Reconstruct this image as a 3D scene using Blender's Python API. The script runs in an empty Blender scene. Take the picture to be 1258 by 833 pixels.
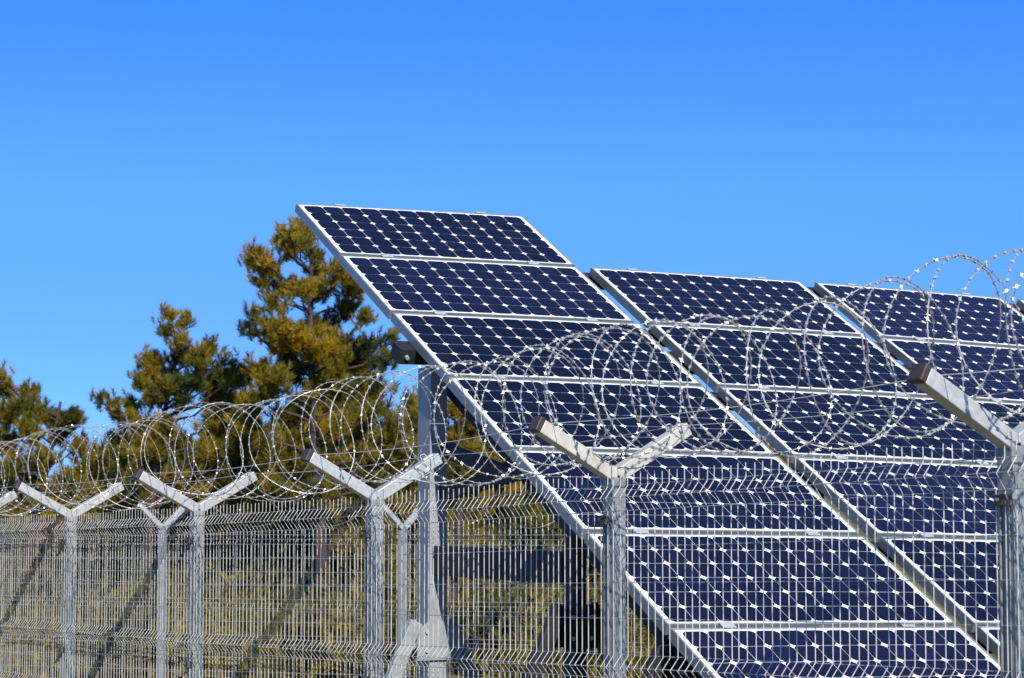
import bpy, math, random
import numpy as np
from mathutils import Vector, Matrix

rnd = random.Random(7)
scene = bpy.context.scene
COL = scene.collection
V = Vector

# ------------------------------------------------------------------ camera frame
W_PX, H_PX, F_PX = 1258.0, 833.0, 2600.0
CAM_H = 1.8
HORIZON = 600.0
PITCH = math.atan((HORIZON - H_PX / 2) / F_PX)
CP, SP = math.cos(PITCH), math.sin(PITCH)

def cam_to_world(x, yd, z):
    """survey coordinates (right, down, forward of the lens) to world"""
    return V((x, z * CP + yd * SP, CAM_H + z * SP - yd * CP))

def at(px, py, Y):
    """world point in the direction of a photo pixel at ground distance Y"""
    dx, dy = (px - W_PX / 2) / F_PX, (py - H_PX / 2) / F_PX
    d = V((dx, CP + dy * SP, SP - dy * CP))
    k = Y / d.y
    return V((0, 0, CAM_H)) + d * k

# ------------------------------------------------------------------ mesh builder
class MB:
    def __init__(s):
        s.v = []; s.f = []
    def add(s, vs, fs):
        b = len(s.v)
        s.v += [tuple(p) for p in vs]
        s.f += [tuple(i + b for i in f) for f in fs]
    def hexa(s, p):
        """8 corners: bottom ring 0-3, top ring 4-7"""
        s.add(p, [(3, 2, 1, 0), (4, 5, 6, 7), (0, 1, 5, 4), (1, 2, 6, 5), (2, 3, 7, 6), (3, 0, 4, 7)])
    def obox(s, o, a, b, c):
        """box from corner o spanned by a, b, c (right-handed)"""
        s.hexa([o, o + a, o + a + b, o + b, o + c, o + a + c, o + a + b + c, o + b + c])
    def cbox(s, c, a, b, d):
        s.obox(c - (a + b + d) / 2, a, b, d)
    def bar(s, p, q, w, h, up=V((0, 0, 1))):
        """rectangular bar from p to q, w sideways, h along up"""
        d = (q - p).normalized()
        side = d.cross(up).normalized(); u2 = side.cross(d).normalized()
        s.hexa([p - side*w/2 - u2*h/2, p + side*w/2 - u2*h/2, p + side*w/2 + u2*h/2, p - side*w/2 + u2*h/2,
                    q - side*w/2 - u2*h/2, q + side*w/2 - u2*h/2, q + side*w/2 + u2*h/2, q - side*w/2 + u2*h/2])
    def tube(s, pts, r, n=5, caps=True):
        """tube with parallel-transported frame; r number or list"""
        m = len(pts)
        rs = r if isinstance(r, (list, tuple)) else [r] * m
        b = len(s.v)
        d0 = (pts[1] - pts[0]).normalized()
        ref = V((0, 0, 1)) if abs(d0.z) < .9 else V((1, 0, 0))
        side = d0.cross(ref).normalized()
        for i in range(m):
            if i == 0: d = d0
            elif i == m - 1: d = (pts[-1] - pts[-2]).normalized()
            else: d = (pts[i + 1] - pts[i - 1]).normalized()
            side = (side - d * side.dot(d))
            side.normalize()
            up = d.cross(side)
            for k in range(n):
                a = 2 * math.pi * k / n
                s.v.append(tuple(pts[i] + side * math.cos(a) * rs[i] + up * math.sin(a) * rs[i]))
        for i in range(m - 1):
            for k in range(n):
                k2 = (k + 1) % n
                s.f.append((b + i*n + k, b + i*n + k2, b + (i+1)*n + k2, b + (i+1)*n + k))
        if caps:
            s.f.append(tuple(b + k for k in reversed(range(n))))
            s.f.append(tuple(b + (m-1)*n + k for k in range(n)))
    def disc_cyl(s, p, q, r, n=10):
        s.tube([p, q], r, n)
    def build(s, name, mat, parent=None, smooth=False, bevel=0):
        me = bpy.data.meshes.new(name)
        me.from_pydata(s.v, [], s.f); me.update()
        if smooth:
            me.polygons.foreach_set('use_smooth', [True] * len(me.polygons))
        o = bpy.data.objects.new(name, me); COL.objects.link(o)
        me.materials.append(mat)
        if bevel:
            md = o.modifiers.new('bevel', 'BEVEL'); md.width = bevel; md.segments = 2; md.limit_method = 'ANGLE'
        if parent is not None:
            o.parent = parent
            o.matrix_parent_inverse = parent_inv(parent)
        return o

def world_of(o):
    if o.parent is None: return o.matrix_basis.copy()
    return world_of(o.parent) @ o.matrix_parent_inverse @ o.matrix_basis
def parent_inv(p):
    return world_of(p).inverted()

def tag(o, label=None, cat=None, group=None, kind=None):
    if label: o['label'] = label
    if cat: o['category'] = cat
    if group: o['group'] = group
    if kind: o['kind'] = kind
    return o

def thing(name, loc, label, cat, group=None):
    o = bpy.data.objects.new(name, None); COL.objects.link(o)
    o.location = loc; o.empty_display_size = .1
    return tag(o, label, cat, group)

def np_mesh(name, verts, tris, mat, parent=None):
    me = bpy.data.meshes.new(name)
    me.vertices.add(len(verts)); me.vertices.foreach_set('co', verts.astype(np.float32).ravel())
    n = len(tris)
    me.loops.add(n * 3); me.loops.foreach_set('vertex_index', tris.astype(np.int32).ravel())
    me.polygons.add(n)
    me.polygons.foreach_set('loop_start', np.arange(0, n * 3, 3, dtype=np.int32))
    me.update(calc_edges=True); me.validate()
    me.materials.append(mat)
    o = bpy.data.objects.new(name, me); COL.objects.link(o)
    if parent is not None: o.parent = parent
    return o

# ------------------------------------------------------------------ materials
def mat(name, col, rough=.6, metal=0., spec=.5, noise=None, bump=None, coat=0.):
    """col; noise = (scale, col2, lo, hi[, stretch]) ; bump = (scale, strength)"""
    m = bpy.data.materials.new(name); m.use_nodes = True
    nt = m.node_tree; b = nt.nodes['Principled BSDF']
    b.inputs['Base Color'].default_value = (*col, 1)
    b.inputs['Roughness'].default_value = rough
    b.inputs['Metallic'].default_value = metal
    b.inputs['Specular IOR Level'].default_value = spec
    b.inputs['Coat Weight'].default_value = coat
    b.inputs['Coat Roughness'].default_value = .05
    tc = nt.nodes.new('ShaderNodeTexCoord')
    if noise:
        sc, c2, lo, hi = noise[:4]
        src = tc.outputs['Object']
        if len(noise) > 4:
            mp = nt.nodes.new('ShaderNodeMapping'); mp.inputs['Scale'].default_value = noise[4]
            nt.links.new(src, mp.inputs['Vector']); src = mp.outputs['Vector']
        n = nt.nodes.new('ShaderNodeTexNoise'); n.inputs['Scale'].default_value = sc
        n.inputs['Detail'].default_value = 6; n.inputs['Roughness'].default_value = .65
        nt.links.new(src, n.inputs['Vector'])
        r = nt.nodes.new('ShaderNodeMapRange'); r.inputs['From Min'].default_value = lo; r.inputs['From Max'].default_value = hi
        nt.links.new(n.outputs['Fac'], r.inputs['Value'])
        mx = nt.nodes.new('ShaderNodeMix'); mx.data_type = 'RGBA'
        mx.inputs['A'].default_value = (*col, 1); mx.inputs['B'].default_value = (*c2, 1)
        nt.links.new(r.outputs['Result'], mx.inputs['Factor'])
        nt.links.new(mx.outputs['Result'], b.inputs['Base Color'])
    if bump:
        n2 = nt.nodes.new('ShaderNodeTexNoise'); n2.inputs['Scale'].default_value = bump[0]
        n2.inputs['Detail'].default_value = 4
        nt.links.new(tc.outputs['Object'], n2.inputs['Vector'])
        bp = nt.nodes.new('ShaderNodeBump'); bp.inputs['Strength'].default_value = bump[1]; bp.inputs['Distance'].default_value = .01
        nt.links.new(n2.outputs['Fac'], bp.inputs['Height']); nt.links.new(bp.outputs['Normal'], b.inputs['Normal'])
    return m

def foliage_mat(name, dark, light, gold):
    m = bpy.data.materials.new(name); m.use_nodes = True
    nt = m.node_tree; b = nt.nodes['Principled BSDF']; out = nt.nodes['Material Output']
    tc = nt.nodes.new('ShaderNodeTexCoord')
    n = nt.nodes.new('ShaderNodeTexNoise'); n.inputs['Scale'].default_value = .9; n.inputs['Detail'].default_value = 5
    nt.links.new(tc.outputs['Object'], n.inputs['Vector'])
    cr = nt.nodes.new('ShaderNodeValToRGB')
    e = cr.color_ramp.elements
    e[0].position = .37; e[0].color = (*dark, 1)
    e[1].position = .68; e[1].color = (*gold, 1)
    k = e.new(.5); k.color = (*light, 1)
    nt.links.new(n.outputs['Fac'], cr.inputs['Fac'])
    nt.links.new(cr.outputs['Color'], b.inputs['Base Color'])
    b.inputs['Roughness'].default_value = .55
    b.inputs['Specular IOR Level'].default_value = .25
    tr = nt.nodes.new('ShaderNodeBsdfTranslucent'); nt.links.new(cr.outputs['Color'], tr.inputs['Color'])
    mx = nt.nodes.new('ShaderNodeMixShader'); mx.inputs['Fac'].default_value = .4
    nt.links.new(b.outputs['BSDF'], mx.inputs[1]); nt.links.new(tr.outputs['BSDF'], mx.inputs[2])
    nt.links.new(mx.outputs['Shader'], out.inputs['Surface'])
    return m

M_GALV = mat('galvanised_steel', (.47, .48, .465), .5, .2, .5, (38, (.36, .375, .365), .35, .62), (90, .05))
M_GALV_OLD = mat('weathered_galvanised_steel', (.54, .51, .43), .55, .15, .5, (14, (.38, .37, .32), .38, .68), (60, .06))
M_WIRE = mat('galvanised_wire', (.70, .69, .63), .42, .2, .5, (9, (.56, .55, .50), .4, .65))
M_HWIRE = mat('dull_galvanised_wire', (.46, .46, .44), .5, .3, .5, (9, (.34, .34, .32), .4, .65))
M_STEM = mat('post_galvanised_steel', (.30, .315, .305), .5, .25, .5, (30, (.20, .215, .21), .35, .62), (90, .05))
M_RAZOR = mat('razor_wire_steel', (.41, .41, .385), .45, .3, .5, (7, (.20, .20, .175), .4, .66))
M_BARB = mat('barb_steel', (.52, .51, .48), .38, .5, .5)
M_CAP = mat('brown_plastic_cap', (.035, .026, .024), .55, 0, .4, (30, (.06, .045, .04), .4, .7))
M_CLAMP = mat('aged_clamp_plastic', (.10, .09, .08), .6, 0, .4, (40, (.055, .05, .045), .4, .7))
M_BOLT = mat('dark_bolt', (.05, .05, .05), .4, .8)
M_ALU = mat('anodised_aluminium', (.27, .28, .275), .42, .3, .5, (9, (.20, .21, .205), .4, .7))
M_BACK = mat('white_backsheet', (.78, .79, .80), .35, 0, .5, None, None, .0)
M_RACK = mat('rack_galvanised_steel', (.33, .345, .35), .55, .2, .5, (11, (.25, .265, .27), .35, .65))
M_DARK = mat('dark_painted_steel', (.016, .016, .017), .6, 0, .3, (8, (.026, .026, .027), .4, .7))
M_BARK = mat('pine_bark', (.085, .056, .04), .9, 0, .2, (9, (.035, .025, .02), .35, .65, (1, 1, .25)), (22, .5))
M_NEEDLE = foliage_mat('pine_needles', (.050, .078, .020), (.24, .190, .014), (.45, .275, .009))  # random green-to-gold needle tones; dark also paints in crown shadows, gold the highlights
M_NEEDLE_B = foliage_mat('pine_needles_green', (.065, .074, .016), (.20, .158, .014), (.32, .22, .012))
M_BUSH = foliage_mat('bush_leaves', (.05, .055, .014), (.20, .165, .016), (.36, .255, .016))

# solar cell: dark mono-crystalline silicon under glass
def cell_mat():
    m = mat('silicon_cell', (.0048, .0046, .0170), .24, 0, .2, (14, (.0062, .0060, .0215), .35, .65), None, 0)
    # slight colour difference from module to module
    nt = m.node_tree; b = nt.nodes['Principled BSDF']
    lk = b.inputs['Base Color'].links[0]; src = lk.from_socket
    oi = nt.nodes.new('ShaderNodeObjectInfo')
    mr = nt.nodes.new('ShaderNodeMapRange'); mr.inputs['To Min'].default_value = .45; mr.inputs['To Max'].default_value = 1.7
    gi = nt.nodes.new('ShaderNodeNewGeometry')
    ad = nt.nodes.new('ShaderNodeMath'); ad.operation = 'MULTIPLY_ADD'; ad.inputs[1].default_value = .45
    nt.links.new(gi.outputs['Random Per Island'], ad.inputs[0]); nt.links.new(oi.outputs['Random'], ad.inputs[2])
    mr.inputs['From Max'].default_value = 1.45
    nt.links.new(ad.outputs[0], mr.inputs['Value'])
    sc = nt.nodes.new('ShaderNodeVectorMath'); sc.operation = 'SCALE'
    nt.links.new(src, sc.inputs[0]); nt.links.new(mr.outputs['Result'], sc.inputs['Scale'])
    nt.links.new(sc.outputs[0], b.inputs['Base Color'])
    return m
M_CELL = cell_mat()

# ------------------------------------------------------------------ world and sun
PHI, ELEV = math.radians(20), math.radians(38)
sun_dir = V((math.sin(PHI) * math.cos(ELEV), -math.cos(PHI) * math.cos(ELEV), math.sin(ELEV)))
wd = bpy.data.worlds.new('World'); scene.world = wd; wd.use_nodes = True
nt = wd.node_tree; bg = nt.nodes['Background']
sky = nt.nodes.new('ShaderNodeTexSky'); sky.sky_type = 'NISHITA'; sky.sun_disc = False
sky.sun_elevation = ELEV; sky.sun_rotation = math.pi - PHI
sky.altitude = 600; sky.air_density = 1.0; sky.dust_density = .15; sky.ozone_density = 2.5
tc = nt.nodes.new('ShaderNodeTexCoord')
sep = nt.nodes.new('ShaderNodeSeparateXYZ'); nt.links.new(tc.outputs['Generated'], sep.inputs[0])
ma = nt.nodes.new('ShaderNodeMath'); ma.operation = 'MULTIPLY_ADD'; ma.inputs[1].default_value = 1.9; ma.inputs[2].default_value = .17
nt.links.new(sep.outputs['Z'], ma.inputs[0])
cmb = nt.nodes.new('ShaderNodeCombineXYZ')
nt.links.new(sep.outputs['X'], cmb.inputs['X']); nt.links.new(sep.outputs['Y'], cmb.inputs['Y']); nt.links.new(ma.outputs[0], cmb.inputs['Z'])
nrm = nt.nodes.new('ShaderNodeVectorMath'); nrm.operation = 'NORMALIZE'
nt.links.new(cmb.outputs[0], nrm.inputs[0]); nt.links.new(nrm.outputs[0], sky.inputs['Vector'])
tint = nt.nodes.new('ShaderNodeMix'); tint.data_type = 'RGBA'; tint.blend_type = 'MULTIPLY'
tint.inputs['Factor'].default_value = 1
hr = nt.nodes.new('ShaderNodeValToRGB')
el = hr.color_ramp.elements
el[0].position = 0; el[0].color = (.51, .80, 1.15, 1)
el[1].position = .55; el[1].color = (.45, .85, 1.2, 1)
for z_, c_ in ((.08, (.48, .86, 1.35)), (.14, (.52, 1.05, 1.7)), (.226, (.35, .97, 2.0)), (.32, (.36, .95, 1.8))):
    q_ = el.new(z_); q_.color = (*c_, 1)
nt.links.new(sep.outputs['Z'], hr.inputs['Fac']); nt.links.new(hr.outputs['Color'], tint.inputs['B'])
nt.links.new(sky.outputs['Color'], tint.inputs['A']); nt.links.new(tint.outputs['Result'], bg.inputs['Color'])
bg.inputs['Strength'].default_value = .13

sl = bpy.data.lights.new('sun', 'SUN'); sl.energy = 4.6; sl.angle = math.radians(.53); sl.color = (1, .94, .84)
so = bpy.data.objects.new('sun', sl); COL.objects.link(so)
so.rotation_euler = (-sun_dir).to_track_quat('-Z', 'Y').to_euler(); so.location = (10, -10, 20)

# ------------------------------------------------------------------ ground
FD = V((.519, .855, 0)).normalized()         # along the fence, away from the lens... (see below)
def ground_z(x, y):
    s = -(-x * .519 + y * .855)              # falls away along the fence
    base = .035 * s
    base = max(base, -1.35 - .012 * max(0, (y - 40)))
    return base
def build_ground():
    xs = [-900, -500, -250, -120, -70] + [-45 + 3 * i for i in range(31)] + [70, 120, 250, 500, 900]
    ys = [-300, -100, -40, -15] + [-6 + 3 * i for i in range(30)] + [110, 150, 220, 350, 600, 1000, 1600]
    vs, fs = [], []
    r = random.Random(3)
    for y in ys:
        for x in xs:
            vs.append((x, y, ground_z(x, min(y, 90)) + (r.uniform(-.08, .08) if y > 17 else r.uniform(-.02, .02))))
    n = len(xs)
    for j in range(len(ys) - 1):
        for i in range(n - 1):
            fs.append((j*n+i, j*n+i+1, (j+1)*n+i+1, (j+1)*n+i))
    m = MB(); m.add(vs, fs)
    g = m.build('ground', mat('dry_grass_ground', (.20, .155, .03), .95, 0, .2, (.7, (.055, .058, .016), .35, .65), (14, .8)), None, True)
    g['kind'] = 'structure'
build_ground()

# ------------------------------------------------------------------ the fence line
FSTEP = V((-1.09, 1.795, 0))                 # post to post, going away to the left
FLEN = FSTEP.length
FDIR = FSTEP.normalized()                    # away
FOUT = V((-FDIR.y, FDIR.x, 0)) * 1.0         # out of the compound, towards the road on the left
if FOUT.x > 0: FOUT = -FOUT
UP = V((0, 0, 1))
P1 = V((1.513, 6.41, 0))
NOTCH = {-2: .33, -1: .25, 0: .165, 1: .078, 2: -.012, 3: -.086, 4: -.141, 5: -.20, 6: -.26, 7: -.33}   # notch height over the lens
POST_DX = {1: -.028, 2: .019, 3: .008, 4: .02}
def post_xy(i): return P1 + FSTEP * i + V((POST_DX.get(i, 0), 0, 0))
def fence_point(t, off, h):
    """t in posts, off outwards, h above the notch line"""
    i = math.floor(t); u = t - i
    i = max(-2, min(6, i))
    u = t - i
    z = NOTCH[i] * (1 - u) + NOTCH[i + 1] * u
    p = post_xy(i) * (1 - u) + post_xy(i + 1) * u + FOUT * off
    return V((p.x, p.y, CAM_H + z + h))

POST_W = .066
ARM_R, ARM_H, ARM_W = .345, .19, .054

def make_post(i):
    base = post_xy(i); zt = CAM_H + NOTCH[i]
    gz = ground_z(base.x, base.y)
    desc = {0: 'large square steel post with Y arms, nearest the lens at the right edge',
            1: 'steel post with cream-tinted Y arms standing before the left column of solar panels',
            2: 'steel Y-topped post just left of the solar rack\'s tall rear column',
            3: 'steel Y-topped post second from the left end, below the highest pine on its right',
            4: 'steel Y-topped post farthest left of those whose stem shows',
            5: 'steel Y-topped post at the left border, only its inner arm showing'}
    lab = desc.get(i, 'steel Y-topped post of the front fence outside the picture')
    t = thing('fence_post', V((base.x, base.y, gz)), lab, 'fence post', 'Y-topped posts of the front fence')
    m = MB()
    w = POST_W
    m.cbox(V((base.x, base.y, (gz - .1 + zt - .035) / 2)), FDIR * w, FOUT * w, UP * (zt - .035 - gz + .1))
    # ribs on the outer face where the mesh is fixed
    for k in (-.018, .018):
        m.cbox(V((base.x, base.y, (gz + zt - .2) / 2)) + FOUT * (w / 2 + .004) + FDIR * k, FDIR * .009, FOUT * .0085, UP * (zt - .2 - gz))
    m.build('stem', M_STEM, t, bevel=.004)
    n0 = V((base.x, base.y, zt))
    for sgn, nm in ((1, 'arm'), (-1, 'arm')):
        d = (FOUT * sgn * ARM_R + UP * ARM_H).normalized()
        nrm = (UP * ARM_R - FOUT * sgn * ARM_H).normalized()      # upper face normal
        L0 = math.hypot(ARM_R, ARM_H); L = L0 * (1 if i <= 0 else .955)
        a = MB()
        # mitred lower end meeting the stem's centre plane
        h = ARM_W
        wi = FDIR * (ARM_W + .004)
        lo0 = n0 - UP * (h / (ARM_R / L0)) ; hi0 = n0.copy()
        # bring both to the centre plane (butt the two arms there, 1 mm gap)
        hi0 = hi0 + FOUT * sgn * .001; lo0 = lo0 + FOUT * sgn * .001
        hi1 = n0 + d * L; lo1 = hi1 - nrm * h
        ps = [lo0 - wi/2, lo0 + wi/2, lo1 + wi/2, lo1 - wi/2, hi0 - wi/2, hi0 + wi/2, hi1 + wi/2, hi1 - wi/2]
        if sgn < 0: ps = [ps[1], ps[0], ps[3], ps[2], ps[5], ps[4], ps[7], ps[6]]
        a.hexa(ps)
        ao = a.build('arm', M_GALV_OLD if i == 1 else M_GALV, t, bevel=.004)
        if sgn > 0:
            c = MB()
            cc = (hi1 + lo1) / 2 + d * .012
            c.cbox(cc, d * .026, wi.normalized() * (ARM_W + .010), nrm * (ARM_W + .006))
            c.build('end_cap', M_CAP, ao, bevel=.005)
        else:
            # wire bracket and tie at the tip of the inner arm
            c = MB()
            q = hi1 - d * .05 + nrm * .004
            c.cbox(q, d * .055, FDIR * .016, nrm * .007)
            c.tube([q + nrm * .003, q + nrm * .022 - d * .008, q + nrm * .026 - d * .03, q + nrm * .004 - d * .035], .0025, 5)
            c.build('tie_bracket', M_WIRE, ao)
    for sx in (-1, 1):
        wl = MB()
        q = n0 - UP * .004 + FOUT * sx * .002 - FDIR * (ARM_W / 2 + .003)
        wl.tube([q + FOUT * sx * .030 + UP * .012, q + FOUT * sx * .030 - UP * .02, q + FOUT * sx * .031 - UP * .044], .0028, 5)
        wl.build('weld_seam', M_STEM, t)
    # bolt hole on the joint
    b = MB()
    c = n0 - UP * .032 - FDIR * (ARM_W / 2 + .0025)
    b.disc_cyl(c, c - FDIR * .003, .0055, 10)
    b.build('bolt', M_BOLT, t)
    for hz in (-.20, -.88):
        c = MB()
        q = n0 + UP * hz + FOUT * (w / 2 + .012)
        c.cbox(q - FDIR * .004, FDIR * .052, FOUT * .030, UP * .036)
        c.disc_cyl(q + FOUT * .016, q + FOUT * .030, .008, 8)
        c.build('mesh_clamp', M_CLAMP, t, bevel=.006)

for i in range(-1, 7):
    make_post(i)

# fold profile of a welded panel: (height under notch, extra outwards)
PROFILE = [(-.022, 0), (-.072, 0), (-.118, .036), (-.168, 0), (-.712, 0), (-.757, .036), (-.802, 0),
           (-1.068, 0), (-1.112, .036), (-1.158, 0), (-1.70, 0), (-1.745, .036), (-1.79, 0), (-1.93, 0)]
HWIRES = [(-.072, 0), (-.118, .036), (-.168, 0), (-.305, 0), (-.44, 0), (-.575, 0), (-.712, 0), (-.757, .036), (-.802, 0), (-.935, 0),
          (-1.068, 0), (-1.112, .036), (-1.158, 0), (-1.29, 0), (-1.43, 0), (-1.57, 0), (-1.70, 0), (-1.745, .036), (-1.79, 0), (-1.90, 0)]
NW = 47
PAN_LAB = {-1: 'welded mesh panel running from the nearest post out of the right border',
           0: 'welded wire mesh panel in front of the solar panels, before the nearest post',
           1: 'welded mesh panel below the solar rack\'s tall rear column',
           2: 'welded mesh panel in front of the highest pine and its trunk',
           3: 'narrow-looking welded mesh panel crossed by a back fence post, left of the pines',
           4: 'welded mesh panel at the left border of the photo',
           5: 'welded mesh panel beyond the left border'}
def make_panel(i):
    t = thing('mesh_fence_panel', fence_point(i + .5, .045, -1.95), PAN_LAB[i], 'fence panel', 'welded mesh panels of the front fence')
    off = POST_W / 2 + .013
    r = random.Random(50 + i)
    m = MB()
    for k in range(NW):
        u = (k + .5) / NW
        bend = .0035 * math.sin(u * 9 + i) + r.uniform(-.0015, .0015) + (r.uniform(-.012, .012) if r.random() < .06 else 0)
        jt = r.uniform(-.0015, .0015)
        pts = []
        for h, o in PROFILE:
            pts.append(fence_point(i + u + (jt if h < -.03 else jt + r.uniform(-.0012, .0012)), off + o + bend, h + .004 * math.sin(u * 6 + 2 * i) + (r.uniform(-.005, .005) if h > -.03 else 0)))
        m.tube(pts, .00175, 5)
    m.build('vertical_wires', M_WIRE, t)
    m = MB()
    for h, o in HWIRES:
        pts = [fence_point(i + u / 8, off + o - .0055 + .0035 * math.sin(u / 8 * 9 + i), h) for u in range(9)]
        m.tube(pts, .0017, 5)
    m.build('horizontal_wires', M_HWIRE, t)
for i in range(-1, 6):
    make_panel(i)

# ------------------------------------------------------------------ razor wire
def barb(m, p, d, a, s):
    """small clip crimped round the core with four short blades"""
    b = d.cross(a).normalized()
    L, r_, w = .0044 * s, .0040 * s, .0078 * s
    e0, e1 = p - d * L, p + d * L
    m.add([e0 + a*r_, e0 + b*r_, e0 - a*r_, e0 - b*r_, e1 + a*r_, e1 + b*r_, e1 - a*r_, e1 - b*r_],
          [(0, 4, 5, 1), (1, 5, 6, 2), (2, 6, 7, 3), (3, 7, 4, 0)])
    k = .0022 * s
    for q, c in ((a + b, d), (a - b, d), (-a - b, d), (b - a, d)):
        q = q.normalized()
        sg = 1 if q.dot(a) > 0 else -1
        m.add([p - d * k, p + d * k, p + q * w + d * sg * L * 1.3], [(0, 1, 2)])

def razor(t0, t1, pitch_fn, R, seed, pos, wire_r=.0021, barb_gap=.0235, bs=1.0, flat=.0):
    r = random.Random(seed)
    m = MB()
    pts = []; t = t0; th = r.uniform(0, 6); N = 44
    amp = [r.uniform(-1, 1) for _ in range(400)]
    k = 0
    while t < t1:
        p = pitch_fn(t)
        turn = th / (2 * math.pi)
        i = int(turn); f = turn - i
        fs = f * f * (3 - 2 * f)
        jr = amp[i % 400] * (1 - fs) + amp[(i + 1) % 400] * fs
        jc = amp[(i + 57) % 400] * (1 - fs) + amp[(i + 58) % 400] * fs
        jz = amp[(i + 131) % 400] * (1 - fs) + amp[(i + 132) % 400] * fs
        ax = .36 * p * math.cos(1.5 * th) + .22 * p * jc
        rr = R * (1 + .035 * jr + .022 * math.sin(2 * th + jc * 3) + .012 * math.sin(3 * th + jz * 3))
        sag = .045 * math.sin(math.pi * (t % 1.0)) ** 2
        tt = t + ax / FLEN
        pts.append(pos(tt, rr * math.cos(th) + .010 * jc, R / .875 + .010 * jz - sag + rr * math.sin(th) * (1 - flat)))
        th += 2 * math.pi / N
        t += p / N / FLEN
    m.tube(pts, [wire_r * max(.72, min(1.05, 1.05 - .06 * (q.y - 7))) for q in pts], 4)
    m.nwire = len(m.f)
    # barbs
    acc = 0
    for a, b in zip(pts[:-1], pts[1:]):
        seg = (b - a); L = seg.length; d = seg.normalized()
        acc += L
        if acc >= barb_gap:
            acc -= barb_gap
            near = max(.78, min(1.25, 1.25 - .16 * (8.2 - b.y) * -1 if b.y > 8.2 else 1.25))
            ref = UP if abs(d.z) < .9 else FOUT
            s1 = d.cross(ref).normalized(); s2 = d.cross(s1)
            an = r.uniform(0, 6.28)
            barb(m, b, d, s1 * math.cos(an) + s2 * math.sin(an), bs * near * r.uniform(.85, 1.15))
    return m
def razor_object(m):
    o = m.build('razor_wire_coil', M_RAZOR)
    o.data.materials.append(M_BARB)
    o.data.polygons.foreach_set('material_index', [0 if i < m.nwire else 1 for i in range(len(m.f))])
    return o
def pitch_front(t):
    return .146 + .010 * max(0, min(2, t)) + .010 * math.sin(t * 5)
rz = razor(-.95, 6.2, pitch_front, .255, 11, lambda t, o, h: fence_point(t, o, h + .008 * max(0, 1 - abs(t - .1))))
tag(razor_object(rz), 'long coil of barbed razor wire lying in the Y arms of the front fence', 'razor wire')

# two plain line wires the coil is tied to
m = MB()
for off, hh in ((.30, .168), (-.30, .168)):
    pts = []
    for k in range(-9, 62):
        t = k / 10
        pts.append(fence_point(t, off, hh - .022 * math.sin(math.pi * (t % 1.0))))
    mm = MB(); mm.tube(pts, .0015, 4)
    tag(mm.build('line_wire', M_WIRE), 'thin plain wire strung between the outer arm tips of the front fence' if off > 0
        else 'thin plain wire strung between the inner arm tips of the front fence', 'wire')

# ------------------------------------------------------------------ the back fence, seen between the pines
BF = [(-390, 24.0), (-95, 22.6), (200, 21.5), (495, 20.6), (790, 19.8)]
BPTS = []
for px, Y in BF:
    p = at(px, 640, Y); BPTS.append(V((p.x, p.y, at(px, 648, Y).z)))
BDIR = (BPTS[-1] - BPTS[0]); BDIR.z = 0; BDIR.normalize()
BOUT = V((-BDIR.y, BDIR.x, 0))
def back_point(t, o, h):
    i = max(0, min(len(BPTS) - 2, math.floor(t))); u = t - i
    return BPTS[i] * (1 - u) + BPTS[i + 1] * u + BOUT * o + UP * h
BLAB = ['back fence post beyond the left border', 'back fence post just outside the left border', 'thin pale back fence post between the two leftmost front posts',
        'thin pale back fence post beside the rack\'s tall rear column', 'back fence post hidden behind the solar panels']
for k, q in enumerate(BPTS):
    if k in (0, 4): continue
    gz = ground_z(q.x, q.y)
    t = thing('fence_post', V((q.x, q.y, gz)), BLAB[k], 'fence post', 'posts of the back fence')
    m = MB(); m.cbox(V((q.x, q.y, (gz - .1 + q.z) / 2)), BDIR * .07, BOUT * .07, UP * (q.z - gz + .1)); m.build('stem', M_STEM, t, bevel=.004)
    for s in (1, -1):
        d = (BOUT * s * .28 + BDIR * s * .11 + UP * .23)
        a = MB(); a.bar(V(q) + UP * -.015 + d * .06, V(q) + d, .05, .05); a.build('arm', M_GALV, t, bevel=.004)
m = MB()
for i in range(0, 4):
    t = thing('mesh_fence_panel', back_point(i + .5, 0, -1.95), ['back fence mesh panel outside the left border', 'back fence mesh panel left of the thin pale post',
        'back fence mesh panel between the two thin pale posts', 'back fence mesh panel passing behind the solar rack'][i], 'fence panel', 'welded mesh panels of the back fence')
    m = MB()
    for k in range(28):
        u = (k + .5) / 28
        m.tube([back_point(i + u, .04 + o, h) for h, o in PROFILE], .0016, 4)
    m.build('vertical_wires', M_WIRE, t)
    m = MB()
    for h, o in HWIRES:
        m.tube([back_point(i, .035 + o, h), back_point(i + 1, .035 + o, h)], .0018, 4)
    m.build('horizontal_wires', M_HWIRE, t)
rz = razor(0.0, 4.0, lambda t: .30, .24, 23, back_point, .0014, .034, .95)
tag(razor_object(rz), 'thinner-looking razor wire coil on top of the back fence, before the pines', 'razor wire')

# ------------------------------------------------------------------ solar table
exec_fit = dict(t=(-1.34619805, -0.84637494, 13.12284872), u=(0.89227543, 0.01508098, 0.45123954),
                v=(0.4046674, 0.4165072, -0.81410445), bend=(8.26468860e-03, 0, 4.40720152e-03))
MW, MHT, PU, PV = 1.58, .803, 1.58 + .106, .8307
COLX = [0, 1.686, 3.39, 5.125]
n_ = np.cross(exec_fit['u'], exec_fit['v'])          # behind the table
def tab(X, Y, N=0.0):
    """point on the table: X along the row, Y down the slope, N towards the sun"""
    b = exec_fit['bend']
    n = b[0] * X * Y + b[2] * X * X - N
    q = [exec_fit['t'][k] + exec_fit['u'][k] * X + exec_fit['v'][k] * Y + n_[k] * n for k in range(3)]
    return cam_to_world(*q)

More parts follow.
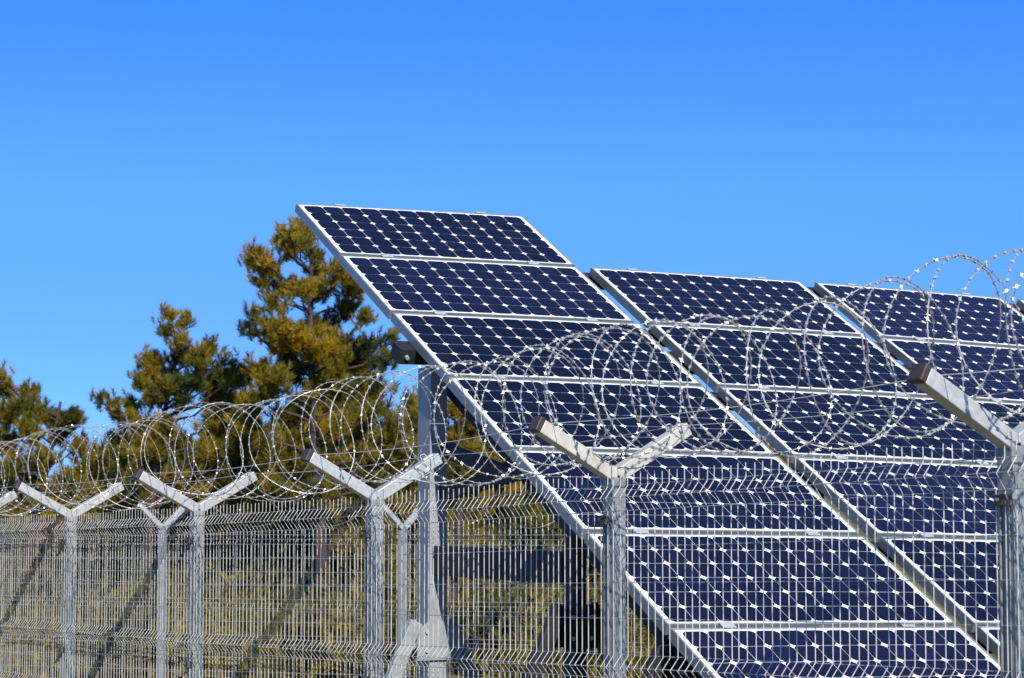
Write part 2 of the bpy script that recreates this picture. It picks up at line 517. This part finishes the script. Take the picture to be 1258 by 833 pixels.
def rect_prism(m, X0, X1, Y0, Y1, N0, N1):
    c = [(X0, Y1), (X1, Y1), (X1, Y0), (X0, Y0)]
    m.hexa([tab(x, y, N0) for x, y in c] + [tab(x, y, N1) for x, y in c])

ORD = ['topmost', 'second', 'third', 'fourth', 'fifth', 'sixth', 'seventh', 'lowest']
COLN = ['left', 'second', 'third', 'rightmost']
def make_module(c, r_):
    jr_ = random.Random(c * 31 + r_)
    X0 = COLX[c] + jr_.uniform(-.003, .003); Y0 = r_ * PV + (PV - MHT) / 2 + jr_.uniform(-.0025, .0025)
    X1 = X0 + MW; Y1 = Y0 + MHT
    row = r_ if c == 0 else r_ - 1
    where = ['left column, the one standing a row taller', 'second column from the left', 'third column, behind the nearest post\'s outer arm', 'column cut by the right border'][c]
    lab = '%s solar panel in the %s' % (ORD[row], where)
    if row == 0 and c == 0: lab = 'topmost solar panel of the array, with open sky above it'
    t = thing('solar_panel', tab((X0 + X1) / 2, Y1, 0), lab, 'solar panel', 'solar panels on the tilted rack')
    D = .052; lip = .0105
    m = MB()
    rect_prism(m, X0, X0 + lip, Y0, Y1, -D, 0); rect_prism(m, X1 - lip, X1, Y0, Y1, -D, 0)
    rect_prism(m, X0 + lip, X1 - lip, Y0, Y0 + lip, -D, -.0003); rect_prism(m, X0 + lip, X1 - lip, Y1 - lip, Y1, -D, -.0003)
    m.build('frame', M_ALU, t)
    m = MB()
    # laminate, split so it follows the slight sag of the table
    nx = 4
    for k in range(nx):
        a = X0 + lip + (MW - 2 * lip) * k / nx; b = X0 + lip + (MW - 2 * lip) * (k + 1) / nx
        rect_prism(m, a, b, Y0 + lip, Y1 - lip, -.012, -.004)
    m.build('backsheet', M_BACK, t)
    m = MB()
    cp = .1258; hs = .0614; ch = .0205
    ox = X0 + MW / 2 - 6 * cp; oy = Y0 + MHT / 2 - 3 * cp
    for j in range(6):
        for i in range(12):
            cx = ox + (i + .5) * cp; cy = oy + (j + .5) * cp
            ring = []
            for sx, sy, a0 in ((1, 1, 0), (-1, 1, 90), (-1, -1, 180), (1, -1, 270)):
                for da in (0, 30, 60, 90):
                    a = math.radians(a0 + da)
                    # corners follow a large-radius arc (pseudo-square wafer)
                    k = (da / 90.0)
                    e0 = (sx * hs, sy * (hs - ch)) if sx * sy > 0 else (sx * (hs - ch), sy * hs)
                    e1 = (sx * (hs - ch), sy * hs) if sx * sy > 0 else (sx * hs, sy * (hs - ch))
                    bx = e0[0] * (1 - k) + e1[0] * k; by = e0[1] * (1 - k) + e1[1] * k
                    bul = .10 * math.sin(math.pi * k) * ch
                    bx += sx * bul; by += sy * bul
                    ring.append(tab(cx + bx, cy + by, -.0026))
            m.add(ring, [tuple(reversed(range(16)))])
    m.build('cells', M_CELL, t)
NROW = 8
for c in range(4):
    for r_ in range(0 if c == 0 else 1, NROW):
        if c == 3 and r_ > 6: continue
        make_module(c, r_)

# --- rack: purlins, columns, braces, clamps
foot = tab(0.1, 3.0); 
rack = thing('panel_rack', V((foot.x, foot.y, ground_z(foot.x, foot.y))), 'steel rack carrying the solar panels, pale tall rear column and dark lower legs', 'solar rack')
XEND = COLX[3] + MW
for j in range(0, NROW + 1):
    if j in (0,): continue
    Yc = j * PV - (.13 if j == 3 else 0) * 0
    m = MB()
    x0 = .22
    segs = 8
    for k in range(segs):
        a = x0 + (XEND - x0) * k / segs; b = x0 + (XEND - x0) * (k + 1) / segs
        rect_prism(m, a, b, Yc - .03, Yc + .03, -.140, -.0545)
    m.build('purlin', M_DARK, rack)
# protruding main beam end with bolt, above the tall column
m = MB()
for k in range(8):
    a = -.085 + (XEND + .085) * k / 8; b = -.085 + (XEND + .085) * (k + 1) / 8
    rect_prism(m, a, b, 1.94, 2.06, -.140, -.0545)
bm_o = m.build('main_beam', M_DARK, rack)
m = MB()
cb = tab(-.045, 2.0603, -.095)
m.disc_cyl(cb, cb + (tab(0, 2.02, 0) - tab(0, 2, 0)), .011, 10); m.build('bolt', M_GALV, bm_o)

def column(px, Y, w, top_py, mat_, label=None, base_py=770, spread=.22):
    c = at(px, 600, Y)
    gz = ground_z(c.x, c.y)
    top = at(px, top_py, Y).z
    vd = V((.405, -.814, 0)).normalized(); ud = V((.814, .405, 0)).normalized()
    m = MB()
    # channel section: web and two flanges, open to the right
    m.cbox(V((c.x, c.y, (gz + top) / 2)), vd * w, ud * w * .62, UP * (top - gz))
    o = m.build('column', mat_, rack, bevel=.006)
    if label: o['label'] = label
    zb = at(px, base_py, Y).z
    for su in (1, -1):
        f = MB()
        p = V((c.x, c.y, zb)) + ud * su * (w * .31 + .045)
        q = V((c.x, c.y, gz)) + ud * su * (w * .31 + .045 + .46 * (zb - gz))
        f.bar(p + UP * .03, q, .075, .05, vd)
        f.build('splayed_leg', mat_, rack, bevel=.004)
    g = MB()
    # rounded saddle plates either side of the column foot
    for sv in (1, -1):
        o_ = V((c.x, c.y, zb)) + vd * sv * (w / 2 + .008)
        prof = [(-.105, -.17), (-.105, -.05), (-.085, .005), (-.05, .035), (.05, .035), (.085, .005), (.105, -.05), (.105, -.17)]
        k_ = w / .135
        A_ = [o_ + ud * x * k_ + UP * y for x, y in prof]; B_ = [q + vd * sv * .008 for q in A_]
        n8 = len(prof)
        g.add(A_ + B_, [tuple(range(n8)), tuple(range(2 * n8 - 1, n8 - 1, -1))] + [(i, i + n8, (i + 1) % n8 + n8, (i + 1) % n8) for i in range(n8)])
    go = g.build('gusset', mat_, rack)
    for x in (-.06, .06):
        for y in (-.02, -.12):
            b = MB(); q = V((c.x, c.y, zb)) + vd * (w / 2 + .015) + ud * x * w / .135 + UP * y
            b.disc_cyl(q, q + vd * .012, .011, 6); b.build('bolt', M_GALV, go)
    return c, top
cA, tA = column(531, 11.45, .165, 452, M_RACK, 'tall pale grey rear column')
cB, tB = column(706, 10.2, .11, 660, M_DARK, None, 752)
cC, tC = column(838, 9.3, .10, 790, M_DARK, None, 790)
# diagonal struts from the tall column up to the rafters, and its blank identification plate
vd_ = V((.405, -.814, 0)).normalized(); ud_ = V((.814, .405, 0)).normalized()
for py0, py1, Y1, px1 in ((606, 577, 10.55, 645), (552, 584, 10.75, 622)):
    m = MB(); p = at(538, py0, 11.38); q = at(px1, py1, Y1)
    m.bar(p + ud_ * .03, q + ud_ * .03, .05, .075); m.build('strut', M_DARK, rack)
m = MB()
pc = at(536, 605, 11.45); pc = V((cA.x, cA.y, pc.z)) + vd_ * (.135 / 2 + .003)
m.cbox(pc, ud_ * .052, vd_ * .004, UP * .030); m.build('identification_plate', M_BACK, rack)
# horizontal tie between the columns
m = MB()
zt = at(620, 693, 10.8).z
d = (V((cB.x, cB.y, 0)) - V((cA.x, cA.y, 0))).normalized()
m.bar(V((cA.x, cA.y, zt)) + d * .07, V((cB.x, cB.y, zt)) - d * .056, .08, .155)
tb = m.build('tie_beam', M_DARK, rack, bevel=.004)
m = MB()
for k in (.10, .16):
    for zz in (-.045, .045):
        q = V((cA.x, cA.y, zt + zz)) + d * k + V((d.y, -d.x, 0)) * (-.0405)
        m = MB(); m.disc_cyl(q, q - V((d.y, -d.x, 0)) * .010, .010, 6); m.build('bolt', M_GALV, tb)
# raking rafter under the left edge
for X in (.16, 2.4, 4.9):
    m = MB()
    for k in range(6):
        a = 1.9 + 4.6 * k / 6; b = 1.9 + 4.6 * (k + 1) / 6
        rect_prism(m, X, X + .09, a, b, -.245, -.1405)
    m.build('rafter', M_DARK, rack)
# inner columns behind the array
for X in (2.45, 4.95):
    for Yv, w in ((2.4, .13), (4.6, .11), (6.1, .1)):
        q = tab(X, Yv, -.24); gz = ground_z(q.x, q.y)
        m = MB(); m.cbox(V((q.x, q.y, (q.z + gz) / 2)), V((.45, -.89, 0)) * w, V((.89, .45, 0)) * w * .7, UP * (q.z - gz)); m.build('column', M_DARK, rack)
# clamps on every seam
for c in range(4):
    for j in range(0 if c == 0 else 1, NROW + 1):
        for fr in (.19, .81):
            m = MB(); X = COLX[c] + MW * fr
            edge = (j == (0 if c == 0 else 1))
            y0, y1 = (.002, .020) if edge else (-.020, .022)
            rect_prism(m, X - .035, X + .035, j * PV + y0, j * PV + y1, .001, .003 if edge else .005)
            rect_prism(m, X - .035, X + .035, j * PV - .006, j * PV + .006, -.054, .001)
            m.build('clamp', M_GALV, rack)

# ------------------------------------------------------------------ trees
def tufts_mesh(name, pos, axis, rs, needles, L, width, mat_, parent):
    """needle tufts: pos (n,3), axis (n,3); every needle one slim triangle pair"""
    n = len(pos)
    k = needles
    P = np.repeat(pos, k, 0); A = np.repeat(axis, k, 0)
    rv = np.cross(A, rs.normal(size=(n * k, 3))); rv /= np.linalg.norm(rv, axis=1, keepdims=True)
    f = rs.uniform(0, 1, (n * k, 1))
    D = A * (.45 + .8 * f) + rv * (.95 - .45 * f); D /= np.linalg.norm(D, axis=1, keepdims=True)
    base = P + A * (f - .6) * L * 1.2
    ln = L * rs.uniform(.65, 1.2, (n * k, 1))
    S = np.cross(D, rs.normal(size=(n * k, 3))); S /= np.linalg.norm(S, axis=1, keepdims=True)
    wv = S * width * rs.uniform(.7, 1.3, (n * k, 1))
    v = np.empty((n * k, 3, 3)); v[:, 0] = base - wv; v[:, 1] = base + wv; v[:, 2] = base + D * ln
    return np_mesh(name, v.reshape(-1, 3), np.arange(n * k * 3).reshape(-1, 3), mat_, parent)

def make_tree(name, base, height, clumps, seed, label, cat, group, mat_=M_NEEDLE, lean=(0, 0), trunk_r=.13, needles=46, L=.108, width=.0054, dens=2.1):
    """clumps: (x, y, z, r) relative to the base; each hangs on its own limb"""
    rs = np.random.RandomState(seed); r = random.Random(seed)
    t = thing(name, base, label, cat, group)
    m = MB()
    n = 9
    tr = []
    for k in range(n):
        f = k / (n - 1)
        tr.append(V((lean[0] * f + .10 * math.sin(f * 5 + seed) * f, lean[1] * f + .08 * math.cos(f * 4 + seed) * f, -.15 + (height * .96 + .15) * f)))
    m.tube(tr, [trunk_r * (1.15 - 1.0 * k / (n - 1)) + .012 for k in range(n)], 8)
    pos, ax = [], []
    twigs = []
    for (cx, cy, cz, cr) in clumps:
        c = V((cx, cy, cz))
        # attach limb to the trunk well below the clump
        dh = math.hypot(cx - lean[0] * cz / height, cy - lean[1] * cz / height)
        za = max(.12 * height, min(height * .9, cz - .25 - .35 * dh))
        f = (za + .15) / (height * .96 + .15) * (n - 1); i = min(n - 2, int(f)); a = tr[i].lerp(tr[i + 1], f - i)
        mid = a.lerp(c, .55) + V((r.uniform(-.1, .1), r.uniform(-.1, .1), -.12 * dh))
        lr = .008 + .018 * cr + .007 * dh
        m.tube([a, a.lerp(mid, .5) + V((0, 0, .03)), mid, mid.lerp(c, .6), c], [lr * 1.4, lr * 1.15, lr, lr * .7, lr * .35], 6)
        nb = max(6, int(21 * cr / .5))
        for _ in range(nb):
            d = V((r.gauss(0, 1), r.gauss(0, 1), r.gauss(.25, .8))).normalized()
            e = c + V((d.x * cr, d.y * cr, d.z * cr * .85)) * (r.uniform(.5, 1.0) if r.random() < .78 else r.uniform(1.05, 1.5))
            s0 = mid.lerp(c, r.uniform(.5, 1.1))
            kk = s0.lerp(e, .5) + V((0, 0, -.06 * cr))
            m.tube([s0, kk, e], [lr * .4, .009, .005], 4)
            nt_ = max(3, int(dens * r.uniform(4, 8) * (cr / .5) ** .6))
            for q in range(nt_):
                g = (q + 1) / nt_
                p = s0.lerp(kk, g * 2) if g < .5 else kk.lerp(e, g * 2 - 1)
                p = p + V((r.gauss(0, .065), r.gauss(0, .065), r.gauss(0, .06)))
                if (p - c).length < cr * .25 and r.random() < .6: continue
                pos.append(p); ax.append((d * .6 + V((0, 0, .75)) + V((r.gauss(0, .25), r.gauss(0, .25), 0))).normalized())
    tk = m.build('trunk', M_BARK, None, True); tk.parent = t
    tufts_mesh('crown', np.array(pos), np.array(ax), rs, needles, L, width, mat_, t)
    return t

def pixel_tree(px_base, Y, top_py, cl, seed, label, lean_px=0, **kw):
    """clump centres surveyed from the photo: (px, py, radius_px, depth offset m)"""
    b = at(px_base, 600, Y); gz = ground_z(b.x, b.y); base = V((b.x, b.y, gz))
    topz = at(px_base, top_py, Y).z
    out = []
    for px, py, rp, dz in cl:
        p = at(px, py, Y + dz) - base
        out.append((p.x, p.y, p.z, rp * 1.04 * Y / F_PX))
    lean = ((lean_px) * Y / F_PX, 0)
    return make_tree('pine_tree', base, topz - gz, out, seed, label, 'pine tree', 'pines beyond the fence', lean=lean, **kw)

main_cl = [(356, 282, 8, -0.6), (342, 290, 7, -0.1), (373, 278, 8, 0.3), (314, 313, 13, -0.4), (331, 330, 14, 0.0), (352, 305, 12, 0.4), (369, 296, 13, -0.3), (386, 313, 13, 0.1), (394, 330, 14, 0.6), (335, 372, 12, -0.2), (352, 355, 13, 0.2), (373, 351, 13, -0.6), (322, 345, 8, -0.1), (308, 325, 6, 0.3), (415, 338, 20, -0.4), (436, 355, 18, 0.0), (428, 380, 19, 0.4), (449, 389, 9, -0.3), (394, 363, 17, 0.1), (302, 401, 11, 0.6), (310, 384, 6, -0.2), (327, 405, 16, 0.2), (352, 401, 22, -0.6), (369, 418, 26, -0.1), (348, 431, 24, 0.3), (394, 431, 26, -0.4), (419, 426, 22, 0.0), (449, 422, 18, 0.4), (474, 439, 14, -0.3), (486, 414, 6, 0.1), (436, 447, 20, 0.6), (411, 456, 18, -0.2), (360, 456, 22, 0.2), (335, 460, 20, -0.6), (465, 473, 9, -0.1), (318, 452, 14, 0.3), (323, 477, 24, -0.4), (386, 477, 24, 0.0), (428, 485, 20, 0.4), (453, 502, 11, -0.3), (302, 510, 22, 0.1), (352, 506, 22, 0.6), (411, 519, 24, -0.2), (449, 527, 22, 0.2), (486, 523, 22, -0.6), (507, 519, 15, -0.1), (512, 489, 8, 0.3), (465, 561, 20, -0.4), (411, 565, 22, 0.0), (360, 544, 15, 0.4), (499, 561, 16, -0.3), (385, 400, 16, 0.1), (405, 400, 12, 0.6), (340, 600, 20, -0.2), (440, 600, 22, 0.2), (385, 610, 20, -0.6)]
pixel_tree(398, 35, 285, main_cl, 1, 'highest pine, its pointed crown reaching up beside the rack\'s left panel edge', lean_px=-15, trunk_r=.115)
second_cl = [(195, 560, 20, .6), (240, 580, 20, .7), (300, 570, 20, .5), (325, 590, 18, -.4), (255, 610, 22, .3), (150, 570, 16, .4), (305, 610, 20, .8), (207, 387, 7, -0.6), (226, 391, 8, -0.1), (205, 405, 9, 0.3), (220, 414, 12, -0.4), (182, 441, 9, 0.0), (260, 426, 10, 0.4), (276, 443, 8, -0.3), (192, 452, 18, 0.1), (222, 439, 18, 0.6), (247, 443, 18, -0.2), (176, 468, 16, 0.2), (205, 473, 21, -0.6), (239, 468, 22, -0.1), (272, 464, 18, 0.3), (289, 464, 16, -0.4), (308, 460, 14, 0.0), (268, 485, 18, 0.4), (226, 489, 14, -0.3), (188, 489, 14, 0.1), (159, 498, 13, 0.6), (142, 510, 9, -0.2), (123, 492, 5, 0.2), (138, 494, 5, -0.6), (171, 515, 11, -0.1), (268, 523, 18, 0.3), (205, 523, 15, -0.4), (260, 552, 18, 0.0), (226, 544, 13, 0.4), (184, 552, 16, -0.3), (146, 544, 13, 0.1), (290, 500, 18, 0.6), (295, 545, 18, -0.2), (215, 590, 18, 0.2), (165, 600, 20, -0.6), (270, 600, 22, -0.1)]
pixel_tree(168, 37, 400, second_cl, 2, 'middle pine with a rounded olive crown, left of the highest pine', lean_px=45, trunk_r=.09)
left_cl = [(1, 460, 7, -0.6), (4, 478, 12, -0.1), (35, 482, 11, 0.3), (30, 500, 16, -0.4), (48, 510, 16, 0.0), (62, 508, 13, 0.4), (88, 508, 9, -0.3), (95, 518, 8, 0.1), (78, 520, 14, 0.6), (10, 510, 20, -0.2), (70, 535, 20, 0.2), (35, 530, 22, -0.6), (100, 545, 14, -0.1), (5, 545, 22, 0.3), (50, 565, 24, -0.4), (110, 575, 18, 0.0), (20, 595, 22, 0.4), (85, 600, 22, -0.3), (130, 560, 9, 0.1), (-25, 500, 26, 0.6), (-30, 545, 30, -0.2), (-20, 590, 30, 0.2), (10, 570, 20, -0.6), (125, 600, 18, -0.1)]
pixel_tree(20, 38, 480, left_cl, 3, 'leaning-trunked pine cut by the left border of the photo', lean_px=45, trunk_r=.10)
right_cl = [(505, 500, 12, .1), (515, 520, 16, 0), (560, 505, 14, 0), (580, 525, 20, .2), (600, 545, 22, -.2), (560, 545, 24, .2), (620, 570, 20, .2), (590, 575, 26, -.2), (545, 580, 24, .1), (625, 595, 18, .2), (570, 605, 22, .1)]
pixel_tree(560, 33, 505, right_cl, 4, 'low pine half hidden behind the solar rack\'s tall rear column', lean_px=0, trunk_r=.08)

# young pines of the belt behind, one of a kind built, then copied
def generic_clumps(h, r, w=1.0):
    out = []
    for k in range(30):
        f = r.uniform(.12, 1)
        z = h * f
        rad = w * (1.05 - f) ** .7 * h * .36
        a = r.uniform(0, 6.28); q = rad * math.sqrt(r.random())
        out.append((q * math.cos(a), q * math.sin(a), z, r.uniform(.26, .5)))
    out.append((0, 0, h * .98, .2))
    return out
protos = []
for s in range(3):
    r = random.Random(90 + s)
    h = (3.6, 4.2, 3.2)[s]
    protos.append((h, make_tree('pine_tree', V((0, 0, 0)), h, generic_clumps(h, r, (1.2, 1.0, 1.35)[s]), 90 + s, 'young bushy pine of the belt growing behind the tall pines', 'pine tree',
                        'young pines of the belt behind', M_NEEDLE if s != 1 else M_NEEDLE_B, trunk_r=.07, needles=20, L=.19, width=.010, dens=1.0)))
def copy_tree(o):
    c = o.copy(); COL.objects.link(c)
    for ch in o.children:
        d = ch.copy(); COL.objects.link(d); d.parent = c
    return c
r = random.Random(5)
belt = []
k = 0
for row, (Y, x0, x1, n) in enumerate(((41, -60, 900, 13), (47, -80, 900, 12), (55, -120, 1000, 13))):
    for i in range(n):
        px = x0 + (x1 - x0) * (i + r.uniform(.2, .8)) / n
        belt.append((px, Y + r.uniform(-2, 2)))
used = [False] * 3
for px, Y in belt:
    s = r.randrange(3)
    h, p = protos[s]
    o = p if not used[s] else copy_tree(p)
    used[s] = True
    b = at(px, 600, Y)
    o.location = (b.x, b.y, ground_z(b.x, b.y) - .1)
    o.rotation_euler.z = r.uniform(0, 6.28)
    sc = r.uniform(.95, 1.25) * (.78 if px < 175 else 1.1 if px < 420 else 1); o.scale = (sc, sc, sc)

# understorey bushes
def make_bush(seed, label):
    rs = np.random.RandomState(seed); r = random.Random(seed)
    t = thing('bush', V((0, 0, 0)), label, 'bush', 'bushes under the pines')
    m = MB(); pos, ax = [], []
    for k in range(30):
        a = r.uniform(0, 6.28); q = r.uniform(.1, 1.0); hgt = r.uniform(.5, 1.5) * (1.15 - .5 * q)
        e = V((q * math.cos(a), q * math.sin(a), hgt))
        mid = V((e.x * .4, e.y * .4, hgt * .6))
        m.tube([V((e.x * .08, e.y * .08, -.05)), mid, e], [.018, .011, .005], 4)
        for g in range(16):
            f = r.uniform(.25, 1.05)
            p = mid.lerp(e, f) + V((r.gauss(0, .13), r.gauss(0, .13), r.gauss(-.1, .2)))
            pos.append(p); ax.append(V((r.gauss(0, .5), r.gauss(0, .5), .7)).normalized())
    s = m.build('stems', M_BARK, None, True); s.parent = t
    tufts_mesh('foliage', np.array(pos), np.array(ax), rs, 26, .10, .010, M_BUSH if seed == 70 else M_NEEDLE_B, t)
    return t
bp = [make_bush(70, 'low olive-green bush growing under the pines behind the fence'), make_bush(71, 'low olive-green bush growing under the pines behind the fence')]
ub = [False, False]
for Y, x0, x1, n in ((26, -40, 820, 6), (29, -40, 840, 9), (32, -40, 860, 11), (36, -60, 900, 15), (39.5, -60, 900, 17)):
    for i in range(n):
        px = x0 + (x1 - x0) * (i + r.uniform(.1, .9)) / n
        s = r.randrange(2); o = bp[s] if not ub[s] else copy_tree(bp[s]); ub[s] = True
        b = at(px, 600, Y + r.uniform(-1.5, 1.5)); o.location = (b.x, b.y, ground_z(b.x, b.y) - .05)
        sc = r.uniform(.6, 1.35); o.scale = (sc, sc, sc * r.uniform(.8, 1.1)); o.rotation_euler.z = r.uniform(0, 6.28)

# ------------------------------------------------------------------ camera
cd = bpy.data.cameras.new('camera'); cam = bpy.data.objects.new('camera', cd); COL.objects.link(cam)
cd.sensor_width = 36; cd.sensor_fit = 'HORIZONTAL'; cd.lens = 36 * F_PX / W_PX
cd.clip_start = .1; cd.clip_end = 4000
cd.dof.use_dof = True; cd.dof.focus_distance = 9.3; cd.dof.aperture_fstop = 10
cam.location = (0, 0, CAM_H); cam.rotation_euler = (math.pi / 2 + PITCH, 0, 0)
scene.camera = cam

scene.view_settings.view_transform = 'Standard'; scene.view_settings.look = 'None'
scene.view_settings.exposure = .5; scene.view_settings.gamma = 1; scene.view_settings.use_curve_mapping = False
